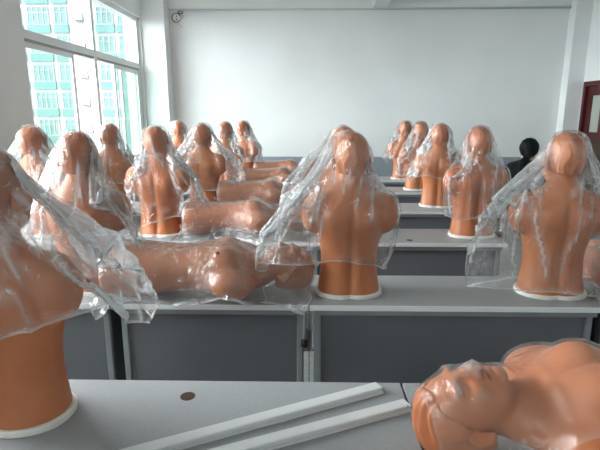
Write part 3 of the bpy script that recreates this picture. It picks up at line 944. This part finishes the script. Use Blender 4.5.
# ------------------------------------------------------------------ plastic bags over the upright manikins
CU = Collider(0.0, .010)
I3 = np.eye(3); Z3 = np.zeros(3)
def pull(dirs):
    """steady tugs of the stiff film outward; dirs: (dx, dy, dz, strength, from_z)"""
    def w(P, st):
        a = np.zeros_like(P)
        for dx, dy, dz, s, z0 in dirs:
            k = np.clip((P[..., 0] * dx + P[..., 1] * dy) / .20, 0, 1) * np.clip((z0 - P[..., 2]) / .12, 0, 1)
            a += k[..., None] * np.array([dx, dy, dz]) * s
        return a
    return w
BAG = {
 # W, L, ds, seam yaw, cx, cy, steps, crumple, pulls
 'R2a': (.80, .58, .0125, .15, -.042, -.02, 70, .055, [(-1, -.25, .1, 2.5, .62), (.9, .1, 0, 1.1, .5)]),
 'R2b': (.84, .70, .0125, -.10, .0, -.02, 70, .05, [(-1, -.1, 0, 3.0, .62), (1, -.1, 0, 2.6, .62), (0, -1, 0, 0.8, .5)]),
 'R3':  (.66, .60, .0135, .35, .03, .0, 80, .055, [(1, -.2, 0, 1.1, .5)]),
 'R4':  (.66, .48, .015, -.3, -.02, -.02, 60, .07, [(-1, 0, .3, 2.2, .6), (1, 0, 0, 1.1, .5)]),
 'R5':  (.66, .55, .018, .4, .0, .0, 60, .07, [(-1, 0, 0, 1.4, .6), (1, 0, 0, 1.4, .6)]),
 'R6':  (.66, .50, .018, -.5, .0, .0, 60, .07, [(-1, 0, 0, 1.8, .6)]),
 'R3c': (.84, .62, .0155, .2, -.03, .0, 60, .07, [(-1, -.1, .2, 2.9, .65), (1, 0, 0, 2.2, .6)]),
 'L1':  (.80, .47, .0125, .3, .02, -.03, 60, .05, [(1, .15, .35, 3.2, .65), (0, -1, 0, 0.7, .5)]),
 'L2':  (.76, .64, .0125, -.2, .0, -.02, 75, .055, [(-1, -.2, 0, 1.8, .6), (1, 0, 0, 1.4, .5)]),
 'L2b': (.78, .58, .0155, .3, .0, .0, 60, .06, [(-1, -.1, .1, 2.5, .6)]),
 'L3':  (.76, .62, .0130, .25, .02, -.01, 70, .075, [(1, -.3, .0, 2.2, .55), (-1, 0, 0, 0.7, .5)]),
 'L4a': (.70, .52, .0165, -.3, .0, .0, 60, .07, [(1, 0, 0, 1.4, .6)]),
 'L4b': (.82, .60, .0155, .2, .02, .0, 60, .07, [(1, 0, .1, 2.5, .65), (-1, 0, 0, 2.2, .65)]),
 'L5a': (.70, .56, .018, -.2, .0, .0, 60, .07, [(-1, 0, 0, 2.2, .65)]),
 'L6b': (.74, .56, .018, .3, -.02, .0, 60, .08, [(-1, 0, 0, 2.2, .65), (1, 0, 0, 1.8, .6)]),
 'L6a': (.70, .54, .018, .5, .02, .0, 60, .07, [(-1, 0, 0, 1.1, .6), (1, 0, 0, 1.8, .6)]),
}
BAGLAB = {
 'R2a': 'clear bag over the large middle manikin, its wing spreading towards the lying ones',
 'R2b': 'wide tent of clear plastic over the manikin nearest the door',
 'R3': 'clear bag clinging to the manikin just before the black haired person',
 'R4': 'short clear bag with a stiff corner on the manikin whose ear shows',
 'R5': 'crumpled clear bag on the fifth row manikin of the door side column',
 'R6': 'crumpled clear bag on the farthest manikin of the door side column',
 'R3c': 'wide milky bag on the manikin hidden behind the large middle one',
 'L1': 'clear bag on the nearest manikin, its slanting edge crossing in front of the second row',
 'L2': 'long clear bag hanging over the wavy haired manikin before the window',
 'L2b': 'clear bag on the manikin closest to the window wall',
 'L3': 'crinkled clear bag hanging to one side of the third row manikin',
 'L4a': 'clear bag on the manikin standing before the bright window panes',
 'L4b': 'wide sheet like bag on the fourth row manikin behind the crinkled bag',
 'L5a': 'clear bag on the thin necked manikin of the fifth row',
 'L6b': 'white looking bag on the manikin in the corner by the wall pier',
 'L6a': 'clear bag on the sideways turned manikin of the last row',
}
for n_, (k, (W_, L_, ds, yaw, cx, cy, steps, cr, pl)) in enumerate(BAG.items()):
    P, rest, te = bag_init(W_, L_, ds, .745, yaw, cx, cy)
    P = drape(P, True, rest, [(CU, I3, Z3)], steps, 11 + n_, weld=True, crumple=cr, grav=4.5, tether=te, wind=pull(pl), iters=10)
    P = pleat(P, CU, ds, 40 + n_)
    me = np_mesh('plastic_bag', P.reshape(-1, 3), tube_faces(*P.shape[:2]))
    seam_attr(me, np.maximum(bag_seam(P.shape[0], P.shape[1], ds), fold_attr(P, True, ds)))
    o = link('plastic_bag', me, M['film'])
    m_ = MAN[k]
    o.location = m_.location; o.rotation_euler = m_.rotation_euler; o.scale = m_.scale
    tag(o, BAGLAB[k], 'plastic bag', 'clear bags over the upright manikins')
print('bags', time.time() - T0)

# ------------------------------------------------------------------ films over the lying manikins
def sheet(key, x0, x1, y0, y1, ds, yf, seed, label, steps=80, crumple=.06, z0=.30, slope=0.0, taut=110, skew=0.0, film='film2', edge=1.0, gap=.005):
    o_, R, off, zb, sk_ = LM[key]
    N = int((x1 - x0) / ds) + 1; Mm = int((y1 - y0) / ds) + 1
    X, Yv = np.meshgrid(np.linspace(x0, x1, N), np.linspace(y0, y1, Mm))
    X = X + skew * (Yv - (y0 + y1) / 2)
    rng = np.random.default_rng(seed)
    P = np.stack([X, Yv, TT + z0 + .012 * smooth_noise(rng, X.shape, 5) + slope * (X - x0)], -1)
    O = np.array([o_.location.x, o_.location.y, TT])
    class Sc:                                   # the manikin is scaled by S
        def sample(self, q):
            d, g = (C_TIP if key == 'Ly1' else CLz[zb]).sample(q / sk_); return d * sk_, g
    P = drape(P, False, ((x1 - x0) / (N - 1), (y1 - y0) / (Mm - 1)), [(Sc(), R, off)], steps, seed, crumple=crumple, grav=6,
              table=(-2.1, 2.5, yf, yf + DD, TT + .003, 0), iters=12, bend=.3, gap=gap)
    P = tauten(P, [(Sc(), R, off)], taut, gap, table=(-2.1, 2.5, yf, yf + DD, TT + .003))
    cen = P.reshape(-1, 3).mean(0); cen[2] = TT
    me = np_mesh('plastic_film', (P - cen).reshape(-1, 3), sheet_faces(Mm, N))
    seam_attr(me, np.maximum(sheet_seam(Mm, N, edge), fold_attr(P, False, ds)))
    f = link('plastic_film', me, M[film]); f.location = cen
    tag(f, label, 'plastic bag', 'clear films over the lying manikins')
    return f
CLz = {-.20: CL, -.135: Collider(-.135, .010)}
C_TIP = Collider(-.135, .008, TIP)
sheet('Ly2', -1.00, .06, 1.79, 2.48, .0135, ROWY[1], 101, 'clear film over the lying manikin of the second row, hanging down the desk front')
sheet('Ly3', -.95, .02, 2.86, 3.52, .016, ROWY[2], 102, 'clear film over the lying manikin of the third row')
sheet('Ly4', -.92, .10, 3.90, 4.56, .018, ROWY[3], 103, 'clear film over the lying manikin of the fourth row')
sheet('Ly5', -.86, .16, 4.94, 5.58, .020, ROWY[4], 104, 'clear film over the lying manikin of the fifth row')
sheet('Ly6', -.84, .20, 5.90, 6.50, .020, ROWY[5], 105, 'clear film over the lying manikin of the last row by the back wall')
sheet('Ly1', .225, 1.30, .80, 1.46, .0115, ROWY[0], 106, 'clear film drawn over the face and chest of the large lying manikin at the front', 80, .05, .28, taut=320, skew=-.16, film='film3', edge=.25, gap=.009)
sheet('Ly7', 1.16, 2.16, 1.88, 2.50, .020, ROWY[1], 107, 'clear film over the lying manikin at the edge of view beyond the door side one')
print('films', time.time() - T0)

# ------------------------------------------------------------------ the person sitting at the back
PX, PY = 2.51, 5.75
OZ = .520
def person_parts():
    h = .0065
    (x, y, z), o = grid((-.30, -.18, -.02), (.30, .62, 1.30), h)
    f = body_field(x, y, z - OZ, -.06)
    ax_ = np.abs(x)
    arm = cap(ax_, y, z, (.185, -.01, .905), (.225, .02, .650), .048, .040)
    arm = smin(arm, cap(ax_, y, z, (.225, .02, .650), (.150, .230, .615), .039, .029), .02)
    hand = ell(ax_, y, z, (.140, .272, .606), (.040, .048, .017))
    for i, (dx, ln) in enumerate(((-.028, .052), (-.010, .062), (.009, .058), (.026, .044))):
        fin = cap(ax_, y, z, (.140 + dx, .30, .606), (.140 + dx * 1.15, .318 + ln * .5, .600), .0095, .009)
        fin = np.minimum(fin, cap(ax_, y, z, (.140 + dx * 1.15, .318 + ln * .5, .600), (.140 + dx * 1.2, .318 + ln, .588), .009, .008))
        hand = smin(hand, fin, .006)
    hand = smin(hand, cap(ax_, y, z, (.112, .262, .608), (.092, .300, .600), .011, .009), .008)
    arm = smin(arm, hand, .012)
    leg = cap(ax_, y, z, (.085, .02, .535), (.110, .42, .520), .085, .060)
    leg = smin(leg, cap(ax_, y, z, (.110, .42, .510), (.110, .40, .09), .058, .040), .03)
    foot = smin(ell(ax_, y, z, (.112, .470, .040), (.044, .110, .038)), ell(ax_, y, z, (.110, .395, .055), (.040, .045, .05)), .03)
    allb = smin(smin(f, arm, .03), smin(leg, foot, .03), .04)
    hd = smax(allb, .0 - z + .004, .004)
    V, F = surface_nets(hd.astype(np.float32), o, h)
    # clothes follow the body
    jk = smax(smin(smin(f, arm, .03), leg, .03) - .012, np.maximum(.545 - z, z - 1.025), .01)
    jk = smax(jk, y - .215, .008)
    Vj, Fj = surface_nets(jk.astype(np.float32), o, h)
    tr = smax(smin(leg, smin(f, leg, .04), .02) - .010, np.maximum(z - .60, .10 - z), .01)
    Vt, Ft = surface_nets(tr.astype(np.float32), o, h)
    shoe = smax(foot - .008, np.maximum(z - .085, .001 - z), .006)
    Vs, Fs = surface_nets(shoe.astype(np.float32), o, h)
    (x, y, z), o2 = grid((-.20, -.28, .80), (.20, .16, 1.32), .005)
    hf = hair_field(x, y, z - OZ) - .010
    hf = smin(hf, ell(x, y, z, (0, -.045, 1.165), (.104, .108, .112)), .02)
    line = (y - .02) - .8 * (z - OZ - .62)
    hf = smax(hf, line, .01)
    tail = cap(x, y, z, (-.020, -.120, 1.10), (-.075, -.165, 1.00), .035, .050)
    tail = smin(tail, cap(x, y, z, (-.075, -.165, 1.00), (-.095, -.150, .88), .050, .024), .02)
    hf = smin(hf, tail, .03) - .002 * np.sin(150 * x + 30 * z)
    Vh_, Fh_ = surface_nets(hf.astype(np.float32), o2, .005)
    return (V, F), (Vj, Fj), (Vt, Ft), (Vs, Fs), (Vh_, Fh_)
pb, pj, pt, ps, ph = person_parts()
pe = empty('person', (PX, PY, 0), math.radians(-8))
tag(pe, 'person with black tied hair and black jacket sitting with back turned behind the manikins', 'person')
link('body', np_mesh('body', *pb), M['face'], pe)
link('hair', np_mesh('hair', *ph), M['blackhair'], pe)
link('jacket', np_mesh('jacket', *pj), M['jacket'], pe)
link('trousers', np_mesh('trousers', *pt), M['jacket'], pe)
link('shoes', np_mesh('shoes', *ps), M['rubber'], pe)
st = empty('stool', (PX, PY, 0), math.radians(-8)); tag(st, 'plain wooden stool under the person with black hair', 'stool')
MB().box(-.17, .17, -.13, .13, .415, .440).build('seat', M['brown'], st, .006)
for sx in (-1, 1):
    for sy in (-1, 1):
        MB().box(sx * .145 - .015, sx * .145 + .015, sy * .105 - .015, sy * .105 + .015, 0, .415).build('leg', M['steel'], st, .003)

# ------------------------------------------------------------------ daylight
SKY_BASE, SKY_LOBE = 1.0, 32.0
wd = bpy.data.worlds.new('sky'); SC.world = wd; wd.use_nodes = True
bg = wd.node_tree.nodes['Background']
# hazy sky, much brighter around the hidden sun on the window side
nt = wd.node_tree; N = nt.nodes.new; L = nt.links.new
tc = N('ShaderNodeTexCoord'); nm = N('ShaderNodeVectorMath'); nm.operation = 'NORMALIZE'
L(tc.outputs['Generated'], nm.inputs[0])
dt = N('ShaderNodeVectorMath'); dt.operation = 'DOT_PRODUCT'
dt.inputs[1].default_value = Vector((-.95, .22, .25)).normalized()
L(nm.outputs[0], dt.inputs[0])
def math_(op, a, b):
    m = N('ShaderNodeMath'); m.operation = op
    for i, v in enumerate((a, b)):
        if hasattr(v, 'links'): L(v, m.inputs[i])
        else: m.inputs[i].default_value = v
    return m.outputs[0]
lobe = math_('MULTIPLY', math_('POWER', 2.7183, math_('MULTIPLY', math_('SUBTRACT', dt.outputs['Value'], 1.0), 1.6)), SKY_LOBE)
L(math_('ADD', lobe, SKY_BASE), bg.inputs[1])
bg.inputs[0].default_value = (.985, .97, 1.0, 1)
for k, (a, b) in enumerate(WIN):
    l = bpy.data.lights.new('window_portal', 'AREA'); l.shape = 'RECTANGLE'; l.size = b - a; l.size_y = WZ1 - WZ0
    l.cycles.is_portal = True
    o = bpy.data.objects.new('window_portal', l); COL.objects.link(o)
    o.location = (XL - .20, (a + b) / 2, (WZ0 + WZ1) / 2)
    o.rotation_euler = Vector((1, 0, 0)).to_track_quat('-Z', 'Z').to_euler()

# ------------------------------------------------------------------ camera
cam = bpy.data.cameras.new('camera'); co = bpy.data.objects.new('camera', cam); COL.objects.link(co)
cam.sensor_width = 36; cam.lens = PF / 600 * 36; cam.clip_start = .05
co.location = (0, 0, HC)
co.rotation_euler = (PI / 2 - PP, 0, math.atan(10 / PF))
SC.camera = co
SC.view_settings.view_transform = 'Standard'; SC.view_settings.look = 'None'
SC.view_settings.gamma = 1; SC.view_settings.use_curve_mapping = False
SC.view_settings.exposure = 0.0
SC.cycles.transparent_max_bounces = 40
SC.cycles.max_bounces = 10; SC.cycles.diffuse_bounces = 6; SC.cycles.glossy_bounces = 4
SC.cycles.caustics_reflective = False
SC.cycles.sample_clamp_indirect = 6
print('done', time.time() - T0)
